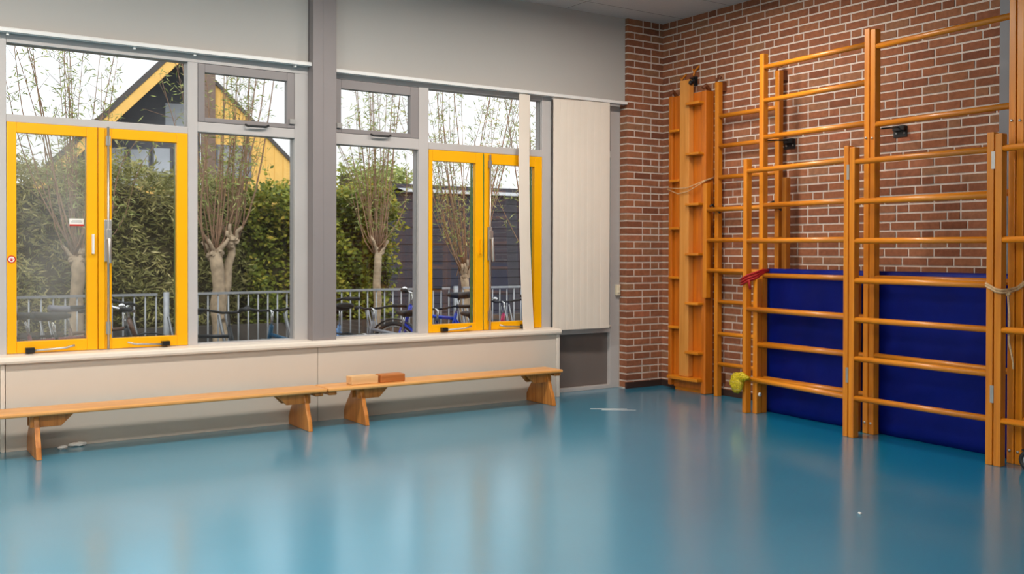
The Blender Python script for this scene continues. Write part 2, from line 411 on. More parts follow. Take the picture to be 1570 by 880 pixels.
# ------------------------------------------------------------------ windows
def ring(mb, x0, x1, z0, z1, t, y0, y1, tb=None, tt=None, tl=None, tr=None):
    tb = t if tb is None else tb; tt = t if tt is None else tt; tl = t if tl is None else tl; tr = t if tr is None else tr
    mb.box(x0, x0+tl, y0, y1, z0, z1); mb.box(x1-tr, x1, y0, y1, z0, z1)
    mb.box(x0+tl, x1-tr, y0, y1, z0, z0+tb); mb.box(x0+tl, x1-tr, y0, y1, z1-tt, z1)
    return mb
def pane(parent, x0, x1, z0, z1, y=.035, gm=None):
    return part(MB().box(x0, x1, y, y+.006, z0, z1), 'glass_pane', gm or m_glass, parent)
def wroot(name, loc):
    r = bpy.data.objects.new(name, None); C.objects.link(r); r.location = loc; r['kind'] = 'structure'; return r
def casement(win, x0, x1, gx0, gx1, gz0, gz1, z0=.582, z1=2.013, gm=None):
    m = MB(); ring(m, x0, x1, z0, z1, .05, -.004, .038, gz0-z0, z1-gz1, gx0-x0, x1-gx1)
    cs = part(m, 'casement', m_yel, win, bevel=.003, label='yellow casement')
    g = MB(); ring(g, x0+.012, x1-.012, z0+.012, z1-.012, .05, .044, .09, gz0-z0-.018, z1-gz1-.018, gx0-x0-.018, x1-gx1-.018)
    part(g, 'outer_casement', m_grn, cs, label='green outer face')
    part(MB().box(gx0, gx1, .0385, .0435, gz0, gz1), 'glass_pane', gm or m_glass, cs)
    return cs
def stay(cs, xa, xb, z, flip=False):
    m = MB(); y = -.03
    m.tube([(xa,y,z-.004),(xa+(xb-xa)*.8,y,z+.006),(xb,y,z+.02)], .007, 8)
    part(m, 'window_stay', m_steel, cs)
    k = xa if not flip else xb
    part(MB().box(xa-.022, xa+.028, -.04, -.004, z-.014, z+.016), 'stay_bracket', m_black, cs)
def vent(win, x0, x1, z0, z1, gx0, gx1, gz0, gz1, hx, hinge_x):
    m = MB(); ring(m, x0, x1, z0, z1, .05, -.003, .05, gz0-z0, z1-gz1, gx0-x0, x1-gx1)
    v = part(m, 'top_vent', m_vent, win, bevel=.003, label='mid grey top vent')
    part(MB().box(gx0, gx1, .03, .036, gz0, gz1), 'glass_pane', m_glass, v)
    h = MB(); h.tube([(hx-.08,-.012,gz0-.03),(hx-.07,-.035,gz0-.04),(hx+.06,-.035,gz0-.038),(hx+.085,-.012,gz0-.026)], .008, 8)
    part(h, 'handle', m_blackp, v)
    part(MB().box(hinge_x-.02, hinge_x+.02, -.02, -.002, gz0+.0, gz0+.035), 'hinge', m_steel, v)
    return v
# bay 1
w1 = wroot('window_1', (-4.4, 0, .57))
f = MB()
f.box(-5.47, -5.363, 0, .1, .57, 2.57).box(-4.264, -4.198, 0, .1, .57, 2.50).box(-3.505, -3.405, 0, .1, .57, 2.50)
f.box(-5.363, -3.405, .0, .1, 2.50, 2.57)
f.box(-5.363, -4.264, 0, .1, 2.013, 2.06).box(-4.198, -3.505, 0, .1, 2.032, 2.10)
f.box(-5.363, -4.264, .0, .1, .56, .582).box(-4.198, -3.505, .0, .1, .56, .587)
part(f, 'window_frame', m_frame, w1, bevel=.003)
pane(w1, -5.363, -4.264, 2.06, 2.50); pane(w1, -4.198, -3.505, .587, 2.032)
c1 = casement(w1, -5.361, -4.838, -5.308, -4.903, .654, 1.949, gm=m_haze)
c2 = casement(w1, -4.834, -4.266, -4.752, -4.338, .650, 1.947)
stay(c1, -5.24, -4.98, .60); stay(c2, -4.42, -4.66, .602)
part(MB().box(-4.875, -4.862, -.03, -.004, 1.20, 1.325), 'handle', m_rail, c1, label='white pull handle')
m = MB().tube([(-4.776,-.016,.58),(-4.776,-.016,2.02)], .0075, 8)
part(m, 'espagnolette_rod', m_steel, c2)
m = MB().box(-4.80, -4.756, -.022, -.004, 1.15, 1.42).tube([(-4.776,-.045,1.30),(-4.772,-.05,1.14)], .012, 8).box(-4.79, -4.76, -.04, -.004, 1.29, 1.36)
part(m, 'lock_handle', m_steel, c2, bevel=.002)
part(MB().box(-4.79, -4.762, -.022, -.004, 1.90, 1.96).box(-4.79, -4.762, -.022, -.004, .68, .76), 'rod_guide', m_steel, c2)
part(MB().box(-4.834, -4.796, -.012, -.004, .585, 2.01), 'cover_strip', m_yel, c2, bevel=.003)
vent(w1, -4.196, -3.507, 2.102, 2.498, -4.15, -3.564, 2.132, 2.438, -3.79, -3.53)
# bay 2
w2 = wroot('window_2', (-2.2, 0, .57))
f = MB()
f.box(-3.26, -3.19, 0, .1, .57, 2.50).box(-2.495, -2.408, 0, .1, .57, 2.50).box(-1.317, -1.221, 0, .1, .53, 2.57)
f.box(-3.26, -1.317, 0, .1, 2.495, 2.57)
f.box(-3.19, -2.495, 0, .1, 2.012, 2.095).box(-2.408, -1.317, 0, .1, 2.02, 2.075)
f.box(-3.19, -2.495, 0, .1, .56, .585).box(-2.408, -1.317, 0, .1, .56, .58)
part(f, 'window_frame', m_frame, w2, bevel=.003)
pane(w2, -3.19, -2.495, .585, 2.012); pane(w2, -2.408, -1.317, 2.075, 2.495)
c3 = casement(w2, -2.406, -1.905, -2.373, -1.977, .644, 1.932, .58, 2.018)
c4 = casement(w2, -1.897, -1.319, -1.827, -1.395, .644, 1.932, .58, 2.018)
stay(c3, -2.28, -2.03, .602); stay(c4, -1.52, -1.76, .60)
part(MB().box(-1.94, -1.928, -.03, -.004, 1.20, 1.32), 'handle', m_yel, c3, label='yellow pull handle')
part(MB().tube([(-1.846,-.016,.58),(-1.846,-.016,2.01)], .0075, 8), 'espagnolette_rod', m_steel, c4)
m = MB().box(-1.866, -1.828, -.022, -.004, 1.15, 1.42).tube([(-1.84,-.045,1.33),(-1.836,-.05,1.14)], .012, 8).box(-1.86, -1.83, -.04, -.004, 1.32, 1.39)
part(m, 'lock_handle', m_steel, c4, bevel=.002)
part(MB().box(-1.86, -1.832, -.022, -.004, 1.90, 1.96).box(-1.86, -1.832, -.022, -.004, .66, .74), 'rod_guide', m_steel, c4)
part(MB().box(-1.897, -1.868, -.012, -.004, .585, 2.01), 'cover_strip', m_yel, c4, bevel=.003)
part(MB().box(-1.9045, -1.8975, -.002, .03, .585, 2.01), 'meeting_strip', m_grn, c4, label='green meeting strip')
vent(w2, -3.189, -2.497, 2.097, 2.493, -3.146, -2.57, 2.13, 2.424, -2.83, -3.165)
# bay 3: narrow light with a solid lower panel, set back a little
w3 = wroot('window_3', (-.8, .05, 0))
f = MB()
f.box(-1.226, -1.13, .05, .14, 0, 2.57).box(-.53, PX0-.002, .05, .14, 0, 2.57).box(-1.13, -.53, .05, .14, 2.50, 2.57)
f.box(-1.13, -.53, .05, .14, 2.06, 2.12).box(-1.13, -.53, .05, .14, .50, .565).box(-1.13, -.53, .05, .14, 0, .035)
part(f, 'window_frame', m_frame, w3, bevel=.003)
part(MB().box(-1.128, -.532, .085, .10, .036, .499), 'lower_panel', m_panel, w3, label='brown grey infill panel')
part(MB().box(-1.13, -.53, .035, .06, .553, .567), 'lower_ledge', m_sill, w3)
m = MB(); ring(m, -1.128, -.532, 2.122, 2.498, .05, .047, .10)
v3 = part(m, 'top_vent', m_vent, w3); part(MB().box(-1.08, -.58, .085, .09, 2.17, 2.45), 'glass_pane', m_glass, v3)
part(MB().box(-1.128, -.532, .09, .096, .566, 2.059), 'glass_pane', m_glass, w3)

# stickers
s = MB().box(-5.02, -4.915, .028, .0335, 1.375, 1.425); st = thing('glass_sticker', 'small white and red rectangular sticker on the left yellow casement glass', 'sticker', (-4.97,.03,1.375))
part(MB().box(-5.0, -4.915, .0325, .0380, 1.378, 1.425), 'sticker_sheet', m_white, st); part(MB().box(-5.0, -4.915, .0318, .0325, 1.378, 1.388), 'red_band', m_stred, st)
part(MB().box(-4.99, -4.925, .0318, .0325, 1.402, 1.405).box(-4.985, -4.93, .0318, .0325, 1.410, 1.413), 'print_lines', m_vent, st)
st = thing('round_sticker', 'round red and white sticker on the outermost yellow stile', 'sticker', (-5.336,-.004,1.16))
def disc(mb, c, r, y0, y1, n=24):
    return mb.prism([(c[0]+r*math.cos(2*PI*k/n), c[1]+r*math.sin(2*PI*k/n)) for k in range(n)], 'y', y0, y1)
part(disc(MB(), (-5.336,1.165), .024, -.0055, -.004), 'red_disc', m_stred, st)
part(disc(MB(), (-5.336,1.165), .017, -.0062, -.0055), 'white_centre', m_white, st)
m = MB(); disc(m, (-5.336,1.160), .007, -.0068, -.0062)
for a in (40,75,105,140): disc(m, (-5.336+.012*math.cos(math.radians(a)), 1.160+.011*math.sin(math.radians(a))), .003, -.0068, -.0062, 10)
part(m, 'paw_mark', m_stred, st)

# ------------------------------------------------------------------ vertical blinds and rails
def headrail(t, x0, x1, z):
    part(MB().prism([(-.075,z),(-.075,z+.02),(-.068,z+.027),(-.03,z+.027),(-.02,z+.02),(-.02,z)], 'x', x0, x1), 'headrail', m_rail, t)
t = thing('blind_rail', 'bare white blind rail above the left window bay, no slats hanging', 'blind rail', (-4.4,-.05,2.55))
headrail(t, -6.6, -3.405, 2.552)
for x in (-5.36, -4.62, -4.23, -3.52): part(MB().box(x-.008, x+.008, -.05, -.03, 2.535, 2.552), 'slat_carrier', m_rail, t)
t = thing('vertical_blind', 'cream vertical blind drawn to the brick pier with one loose slat', 'blind', (-1.9,-.05,.55))
headrail(t, -3.222, -.44, 2.528)
def slat(x0, w_, z0, z1, dx=0, cur=0, y=-.055, yaw=0.0):
    m = MB(); n = 14
    pts = []
    for i in range(n+1):
        f_ = i/n; z = z1+(z0-z1)*f_; sx = dx*f_**2+cur*math.sin(f_*PI)
        pts.append((x0+sx, z))
    v = []; fs = []
    for (px, z) in pts:
        for k in range(4):
            u = k/3*w_; bow = .0015*math.sin(k/3*PI)
            v.append((px+u*math.cos(yaw), y-u*math.sin(yaw)-bow, z))
    for i in range(n):
        for k in range(3): a = i*4+k; fs.append((a, a+1, a+5, a+4))
    v2 = [(p[0], p[1]+.0015, p[2]) for p in v]; N0 = len(v)
    fs2 = [tuple(reversed([i+N0 for i in q])) for q in fs]
    edge = []
    for i in range(n): edge += [(i*4, (i+1)*4, (i+1)*4+N0, i*4+N0), (i*4+3, i*4+3+N0, (i+1)*4+3+N0, (i+1)*4+3)]
    m._add(v+v2, fs+fs2+edge, False)
    return m
part(slat(-1.588, .108, .552, 2.53, dx=.045, cur=-.012), 'slat', m_slat, t)
for i in range(8):
    part(slat(-1.232+i*.0715, .108 if i < 7 else .10, .553, 2.53, y=-.045-.0025*i, yaw=0), 'slat', m_slat, t)
t2 = MB()
for i in range(22): t2.tube([(-1.19+.001*(i%2),-.02,.58+i*.012),(-1.19,-.02,.588+i*.012)], .004, 6)

# wall switch
t = thing('light_switch', 'small cream wall switch beside the brick pier', 'switch', (-.45,.04,.87))
part(MB().box(-.475, -.432, .022, .05, .83, .925), 'switch_housing', m_switch, t, bevel=.004); part(MB().box(-.466, -.441, .016, .022, .85, .905), 'rocker', m_switch, t, bevel=.002)

# ------------------------------------------------------------------ benches
def bench(x0, x1, legs, label, hooks):
    t = thing('gym_bench', label, 'bench', ((x0+x1)/2, -.33, 0), group='long wooden gym benches under the windows')
    s = MB().box(x0, x1, -.465, -.215, .252, .277)
    part(s, 'seat', wood_seat, t, bevel=.008)
    for lx, side in legs:
        out = [(-.275,.252),(-.405,.252),(-.425,.20),(-.452,.13),(-.482,.07),(-.50,0),(-.115,0),(-.12,.05),(-.165,.12),(-.235,.20)]
        prof = [(y, z) for y, z in out]
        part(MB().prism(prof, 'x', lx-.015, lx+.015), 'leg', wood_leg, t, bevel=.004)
        a, b = (lx-.035, lx+.21) if side > 0 else (lx-.21, lx+.035)
        for yb in (-.395, -.30):
            pr = [(a,.252),(b,.252),(b-.075,.178),(a,.178)] if side > 0 else [(a,.252),(b,.252),(b,.178),(a+.075,.178)]
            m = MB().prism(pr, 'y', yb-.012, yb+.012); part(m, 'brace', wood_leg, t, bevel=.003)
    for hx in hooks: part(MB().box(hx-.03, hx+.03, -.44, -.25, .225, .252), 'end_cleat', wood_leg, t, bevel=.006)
bench(-6.15, -3.452, [(-5.255,1),(-3.585,-1)], 'longer wooden gym bench at left below the left window bay, empty seat', [-3.50])
bench(-3.442, -1.435, [(-3.165,1),(-1.545,-1)], 'wooden gym bench at right carrying two wooden blocks', [-3.40,-1.47])
t = MB().box(-3.24, -3.035, -.40, -.30, .2775, .335).build('wooden_block', wood_blk1, bevel=.004, origin=(-3.14,-.35,.2775)); tag(t, 'pale wooden block on the bench, left of the pair', 'block')
t = MB().box(-3.015, -2.82, -.40, -.30, .2775, .333).build('wooden_block', wood_blk2, bevel=.006, origin=(-2.92,-.35,.2775)); tag(t, 'darker brown wooden block on the bench, right of the pair', 'block')

# ------------------------------------------------------------------ climbing frames (local axes: x along the frame, y toward the wall)
PW, PD = .042, .052
def frame(name, label, p0, p1, z0, z1, rungs, group, rr=.019, ry=.02, extra=None, posts=(1,1), cat='climbing frame', ztop2=None):
    d = Vector((p1[0]-p0[0], p1[1]-p0[1])); L = d.length; rz = math.atan2(d.y, d.x)
    t = thing(name, label, cat, (p0[0],p0[1],z0), rz, group, local=True)
    for i, xx in enumerate((0, L-PW)):
        if not posts[i]: continue
        zt = z1 if (i == 0 or ztop2 is None) else ztop2
        part(MB().box(xx, xx+PW, 0, PD, 0, zt-z0), 'post', wood_z, t, bevel=.004)
    for z in rungs:
        part(MB().tube([(PW*.5,ry,z-z0),(L-PW*.5,ry,z-z0)], rr, 14), 'rung', wood_y, t)
    return t, L
G1 = 'front sections of the climbing frame'; G2 = 'tall rear sections of the climbing frame'
ea, La = frame('climbing_ladder', 'front climbing frame section with four widely spaced rungs, red strap at its left post', (-.54,-1.538), (-.703,-2.616), 0, 1.925, [.262,.79,1.305,1.832], G1)
eb, Lb = frame('climbing_ladder', 'front climbing frame section with seven close rungs before the right half of the blue mat', (-.706,-2.626), (-.738,-3.634), 0, 1.912, [.262,.522,.778,1.035,1.295,1.553,1.815], G1)
ec, Lc = frame('climbing_ladder', 'front climbing frame section running out of view past the roped posts', (-.742,-3.644), (-.76,-4.65), 0, 1.90, [.262,.78,1.295,1.815], G1)
def hinge(t, L, zs):
    for z in zs: part(MB().box(L-.012, L+.010, -.004, .001, z, z+.10), 'hinge_plate', m_steel, t)
hinge(ea, La, [.36,1.70]); hinge(eb, Lb, [.36,1.70])
da, L1 = frame('climbing_ladder', 'tall rear climbing frame section at left with wide gaps between some rungs', (-.43,-1.597), (-.497,-2.622), 0, 2.725, [.262,.524,.782,1.043,1.575,2.092,2.368,2.622], G2)
db, L2 = frame('climbing_ladder', 'tall rear climbing frame section in the middle with evenly wide-spaced rungs', (-.498,-2.630), (-.60,-3.682), 0, 2.712, [.53,1.05,1.57,2.075,2.595], G2)
dc, L3 = frame('climbing_ladder', 'tall rear climbing frame section cut off by the right edge behind the rope', (-.603,-3.692), (-.65,-4.70), 0, 2.86, [.26,.79,1.30,1.82,2.34,2.7], G2)
def bolts(t, xs_, z):
    for xx in xs_: part(MB().tube([(xx,-.006,z),(xx,.004,z)], .008, 8), 'bolt', m_steel, t)
bolts(da, [L1-.022], 1.99); bolts(db, [.02, L2-.022], 1.985); bolts(dc, [.02], 1.98)
bolts(da, [L1-.022], .075)
bolts(db, [.02, L2-.022], .075)
bolts(dc, [.02], .075)
ff, L4 = frame('short_ladder', 'short low climbing ladder standing in front of the mat behind the red strap', (-.50,-1.605), (-.50,-2.535), .0, 1.02, [.262,.522,.782], None, cat='climbing frame')
# shorten its feet: small dark shoe, plus white stop
m = MB().tube([(PW+.001, .03, .145),(PW+.008, .03, .145)], .016, 14); part(m, 'stop_button', m_white, ff, label='white plastic stop')
fb, L5 = frame('wall_bars', 'rear wall-mounted bars nearest the corner, behind the other frames', (-.10,-.805), (-.10,-1.502), 0.0, 2.655, [.275,.53,.80,1.05,1.58,1.85,2.112,2.365], None, cat='wall bars')
fc, L6 = frame('hanging_ladder', 'short ladder hooked high onto the rear wall bars, ending above the floor', (-.165,-.735), (-.165,-1.632), .83, 1.80, [1.065,1.32,1.578], None, cat='ladder')
# hooks of the short ladder
for hx in (.09, L6-.15): part(MB().tube([(hx,-.005,.775),(hx,.028,.79),(hx,.045,.76),(hx+.07,.04,.72)], .009, 8), 'hook', m_black, fc)
# stand-off blocks of wall bars to the wall
for k, (yy, zz) in enumerate(((-.826,2.62),(-1.481,2.62),(-.826,.15),(-1.481,.15))):
    part(MB().box(yy*0+ (0 if k % 2 == 0 else L5-PW), (PW if k % 2 == 0 else L5), PD, .0995, zz-.04, zz+.04), 'wall_block', m_hook, fb)
def curl(p, r=.022):
    m = MB(); m.tube([(p[0]+r*.4,p[1]-r,p[2]-.03)]+[(p[0], p[1]-r*math.cos(a), p[2]+r*math.sin(a)) for a in [i*PI/8 for i in range(11)]], .011, 8); return m
for pz in ((.02,.02),(L5-.02,.02)):
    m = MB().tube([(pz[0]-.02,.02,2.64),(pz[0]-.03,.03,2.68),(pz[0],.035,2.71),(pz[0]+.02,.03,2.69)], .011, 8); part(m, 'top_hook', m_hook, fb)
# rods and black wall plates
def bracket(y, z, p):
    t = thing('wall_bracket', None, None, (0,y,z))
    m = MB().box(-.008, -.001, y-.055, y+.055, z-.04, z+.04); part(m, 'wall_plate', m_black, t, bevel=.002)
    part(MB().box(-.04, -.008, y-.05, y+.04, z+.005, z+.04), 'lug', m_black, t)
    part(MB().tube([(-.03,y-.0,z+.03), p], .006, 8), 'tie_rod', m_black, t)
    for yy in (y-.035, y+.03): part(MB().tube([(-.009,yy,z-.012),(-.013,yy,z-.012)], .008, 8), 'screw', m_steel, t)
    return t
tag(bracket(-1.53, 2.075, (-.40,-1.66,2.066)), 'black bracket and rod on the bricks beside the left tall post', 'bracket', 'black stay brackets on the brick wall')
tag(bracket(-2.52, 2.075, (-.47,-2.70,2.045)), 'black bracket and rod on the bricks beside the middle tall post', 'bracket', 'black stay brackets on the brick wall')
t = thing('wall_bracket', 'black clamp bracket above the vertical climbing board', 'bracket', (0,-.44,2.70), group='black stay brackets on the brick wall')
part(MB().box(-.008,-.001,-.50,-.41,2.68,2.76), 'wall_plate', m_black, t); part(MB().tube([(-.01,-.45,2.73),(-.10,-.50,2.71),(-.14,-.56,2.68)], .02, 8).blob((-.10,-.53,2.70), .028), 'clamp', m_black, t)

# vertical climbing board in the corner
t = thing('climbing_board', 'upright wooden climbing board with short foot battens in the brick corner', 'climbing board', (-.05,-.5,0))
part(MB().box(-.09, -.065, -.31, -.665, .03, 2.60), 'back_panel', wood_panel, t)
part(MB().box(-.12, -.02, -.262, -.305, .04, 2.60), 'side_rail', wood_panel, t, bevel=.006)
part(MB().box(-.12, -.02, -.665, -.722, 0, 2.60), 'side_rail', wood_panel, t, bevel=.01)
part(MB().box(-.15, -.091, -.432, -.548, .135, 2.715), 'centre_beam', wood_beam, t, bevel=.006)
for z in (2.497,2.063,1.629,1.200,.776,.352): part(MB().box(-.185, -.091, -.535, -.70, z-.012, z+.012), 'batten', wood_yy, t, bevel=.006)
for z in (2.286,1.846,1.428,.993,.557): part(MB().box(-.155, -.091, -.30, -.425, z-.012, z+.012), 'batten', wood_yy, t, bevel=.006)
part(MB().box(-.185, -.06, -.315, -.69, .105, .135), 'bottom_ledge', wood_yy, t, bevel=.005)
part(MB().box(-.075, -.02, -.31, -.66, .0, .105), 'foot_block', wood_yy, t)
for y, z in ((-.285,2.60),(-.69,2.60)):
    part(MB().tube([(-.02,y,z-.02),(-.06,y,z+.02),(-.10,y-.01,z+.045),(-.125,y,z+.02)], .017, 8), 'top_hook', m_hook, t)
for y, z in ((-.33,2.77),(-.49,2.82)):
    o = MB().tube([(.0,y-.03,z+.03),(-.03,y,z-.02),(-.045,y-.005,z-.06)], .009, 8).tube([(-.03,y,z-.02),(-.01,y+.04,z+.01)], .007, 8).build('wall_hook', wood_z, origin=(0,y,z))
    tag(o, 'small orange-brown hook on the bricks above the climbing board, '+('left one' if y > -.4 else 'right one'), 'hook', 'hooks above the climbing board')
m = MB()
for dz, sg in ((0,.0),(-.012,-.035)):
    m.tube([(-.02,-.255,1.80+dz),(-.13,-.258,1.79+dz),(-.165,-.43,1.775+dz+sg),(-.165,-.55,1.775+dz+sg*.6),(-.135,-.728,1.83+dz*.5),(-.03,-.73,1.86+dz*.3)], .0042, 6)
tag(m.build('tie_rope', m_ropew, origin=(-.15,-.5,1.8)), 'thin grey rope tied round the upright climbing board', 'rope')

# steel profile on the wall
tag(MB().box(-.05, .0, -3.27, -3.40, 0.0, 3.3).build('steel_profile', m_greyp, origin=(-.03,-3.33,0)), 'grey vertical steel profile on the brick wall behind the roped posts', 'profile')

# blue mat
def mat():
    m = MB(); n, k = 60, 26; y0, y1 = -1.57, -3.90; rnd = random.Random(3)
    def front(y, z):
        f_ = (y-y0)/(y1-y0); x_ = -.362+(-.512+.362)*f_*(2.33/2.08) + .008
        x_ += .006*math.sin(y*7+z*3)*math.sin(z*5+.8)+.004*math.sin(y*23+z*11)+.010*math.exp(-((z-.28-.12*math.sin(y*3))/.05)**2)*math.sin(y*4+1)
        x_ += .02*(1-z/1.1)*0
        return x_
    v = []; th = .07
    for j in range(k+1):
        z = 1.095*j/k
        for i in range(n+1):
            y = y0+(y1-y0)*i/n; zz = z if j < k else z-.012*math.sin(PI*i/n)*.5
            inset = .012*(max(0, (j-(k-1))) + max(0, 1-j))
            v.append((front(y, zz)+inset, y, zz))
    b0 = len(v)
    for j in range(k+1):
        z = 1.095*j/k
        for i in range(n+1):
            y = y0+(y1-y0)*i/n; inset = .012*(max(0,(j-(k-1)))+max(0,1-j))
            v.append((front(y, z)+th-inset, y, z))
    f = []
    q = n+1
    for j in range(k):
        for i in range(n):
            a = j*q+i; f.append((a, a+q, a+q+1, a+1)); f.append((b0+a, b0+a+1, b0+a+q+1, b0+a+q))
    for i in range(n): f.append((i, i+1, b0+i+1, b0+i)); a = k*q+i; f.append((a, b0+a, b0+a+1, a+1))
    for j in range(k): a = j*q; f.append((a, b0+a, b0+a+q, a+q)); a += n; f.append((a, a+q, b0+a+q, b0+a))
    m._add(v, f, True); return m
mt = mat().build('gym_mat', m_mat, origin=(-.4,-2.7,0)); tag(mt, 'deep blue vinyl gym mat standing on edge behind the climbing frames', 'mat')

# straps, rope, net bag
m = MB()
for k, dz in ((0,0),(1,.022),(2,-.02)):
    m.tube([(-.49,-1.52,1.0+dz*.5),(-.548,-1.528,.99+dz),(-.558,-1.56,1.0+dz),(-.552,-1.595,1.02+dz),(-.50,-1.64,1.045+dz),(-.44,-1.645,1.07+dz*.6),(-.372,-1.648,1.08)], .011, 8, flat=.5)
m.tube([(-.545,-1.60,1.01),(-.54,-1.605,.98),(-.53,-1.606,.94)], .012, 8, flat=.4)
tag(m.build('lashing_strap', m_red, origin=(-.5,-1.6,1.0)), 'red strap lashed round the left posts of the climbing frame', 'strap')
m = MB()
for dz in (0,.014):
    m.tube([(-.70,-3.592,1.03+dz),(-.751,-3.60,1.03+dz),(-.752,-3.63,1.015+dz),(-.756,-3.66,1.0+dz),(-.757,-3.69,.995+dz),(-.73,-3.70,.995+dz),(-.66,-3.70,1.0+dz),(-.622,-3.715,1.01+dz),(-.618,-3.75,1.04+dz),(-.64,-3.80,1.08+dz),(-.74,-3.90,1.11+dz)], .007, 8)
m.blob((-.70,-3.702,.99), .017, jit=.15)
m.tube([(-.70,-3.702,.98),(-.702,-3.712,.85),(-.70,-3.708,.72),(-.69,-3.728,.60),(-.69,-3.73,.56)], .006, 8)
tag(m.build('knotted_rope', m_ropew, origin=(-.7,-3.7,.99)), 'beige rope knotted round the right posts with a dangling tail', 'rope')
def net_mat():
    mm, nt, b = nmat('yellow_netting'); b.inputs['Base Color'].default_value = srgb(206,180,16); b.inputs['Roughness'].default_value = .6
    N = nt.nodes; L = nt.links; t_ = N.new('ShaderNodeTexCoord'); v = N.new('ShaderNodeTexVoronoi'); v.feature = 'DISTANCE_TO_EDGE'; v.inputs['Scale'].default_value = 90
    L.new(t_.outputs['Object'], v.inputs['Vector']); r = N.new('ShaderNodeValToRGB'); r.color_ramp.elements[0].position = .10; r.color_ramp.elements[1].position = .2
    r.color_ramp.elements[0].color = (1,1,1,1); r.color_ramp.elements[1].color = (.15,.15,.15,1)
    L.new(v.outputs['Distance'], r.inputs[0]); L.new(r.outputs[0], b.inputs['Alpha']); return mm
m_net = net_mat()
m = MB(); random.seed(12)
m.blob((-.575,-1.515,.225), .075, 22, 14, .12, (.5,.8,1.0)); m.blob((-.575,-1.55,.275), .05, 18, 10, .15, (.55,1.5,.7)); m.blob((-.575,-1.60,.275), .028, 14, 8, .15, (.7,1.6,.7))
tag(m.build('net_bag', m_net, origin=(-.585,-1.54,.15), smooth_all=True), 'crumpled yellow net bag hanging at the foot of the front left post', 'net bag')
# castor at right edge
t = thing('castor_wheel', 'black castor wheel on the floor at the far right edge', 'wheel', (-.70,-3.84,0))
part(MB().torus((-.70,-3.83,.058), .043, .015, 'x', 28, 10), 'tyre', m_blackp, t); part(MB().tube([(-.712,-3.83,.058),(-.688,-3.83,.058)], .03, 18), 'hub', m_galv, t)
part(MB().box(-.725,-.675,-3.86,-3.80,.112,.12).box(-.725,-.719,-3.845,-3.815,.05,.115).box(-.681,-.675,-3.845,-3.815,.05,.115), 'fork', m_black, t)

# floor litter
def strip(p, q, w_):
    p = Vector(p); q = Vector(q); d = (q-p).normalized(); n = Vector((-d.y, d.x))*w_/2
    return MB().prism([tuple(p+n), tuple(q+n*.3), tuple(q-n*.3), tuple(p-n)], 'z', .0004, .0012)
tag(strip((-1.40,-.77),(-1.165,-.93),.016).build('tape_strip', m_white, origin=(-1.3,-.85,0)), 'upper arm of the white tape mark on the blue floor', 'tape', 'white tape mark on the floor')
tag(strip((-1.36,-.86),(-1.15,-1.02),.014).build('tape_strip', m_white, origin=(-1.25,-.95,0)), 'lower arm of the white tape mark on the blue floor', 'tape', 'white tape mark on the floor')
tag(MB().blob((-5.085,-.22,.012), .028, 10, 6, .2, (1.1,.7,.42)).build('crumpled_tissue', m_white, origin=(-5.085,-.22,0)), 'small white crumpled tissue on the floor, nearer the bench leg', 'tissue')
tag(MB().blob((-4.99,-.165,.013), .030, 10, 6, .3, (1.5,.7,.42)).build('crumpled_tissue', m_white, origin=(-4.99,-.165,0)), 'longer white crumpled tissue against the casing, right of the small one', 'tissue')

tag(MB().blob((-2.262,-3.878,.004), .009, 8, 5, .2, (1,1,.5)).build('paper_crumb', m_white, origin=(-2.262,-3.878,0)), 'tiny white paper crumb alone on the open blue floor', 'crumb')
# ------------------------------------------------------------------ unseen ceiling lamps, added to brighten the room
def lamp(x, y):
    t = thing('added_ceiling_light', None, None, (x,y,ZC-.06), local=True)
    f = MB(); ring(f, -.3, .3, 0, 0, 0, 0, 0) if False else None
    f = MB().box(-.62,.62,-.16,-.15,0,.06).box(-.62,.62,.15,.16,0,.06).box(-.62,-.61,-.15,.15,0,.06).box(.61,.62,-.15,.15,0,.06).box(-.61,.61,-.15,.15,.052,.06)
    part(f, 'lamp_housing', m_white, t)
    tb = MB()
    for yy in (-.07,.07): tb.tube([(-.58,yy,.028),(.58,yy,.028)], .013, 12)
    part(tb, 'fill_tubes', m_tube, t)
    l = bpy.data.lights.new('fill_light', 'AREA'); l.shape = 'RECTANGLE'; l.size = 1.18; l.size_y = .28; l.energy = LAMP_W; l.color = (1,.93,.84)
    lo = bpy.data.objects.new('fill_light', l); C.objects.link(lo); lo.parent = t; lo.location = (0,0,-.004)
    return t
m_tube, nt_, b_ = nmat('fill_tube_glow'); b_.inputs['Emission Color'].default_value = (1,.94,.86,1); b_.inputs['Emission Strength'].default_value = 3
for j, (y, row) in enumerate(((-1.75, (-8.0,-5.6,-3.4,-1.5)), (-4.6, (-9.0,-7.4,-5.6)), (-7.4, (-9.0,-7.2,-5.4)))):
    for i, x in enumerate(row):
        tag(lamp(x, y), 'added unseen fluorescent ceiling light, %s row from the windows, %s' % (('first','second','third')[j], ('leftmost','second from left','third from left','rightmost')[i]), 'ceiling light', 'added ceiling lights')

# ================================================================== outside
GZ = -.20
struct('ground', MB().box(-30, 40, .25, 60, GZ-.2, GZ), m_pave)
struct('trim_4', MB().box(-12, 8, 4.52, 4.62, GZ, .36), m_kerb)
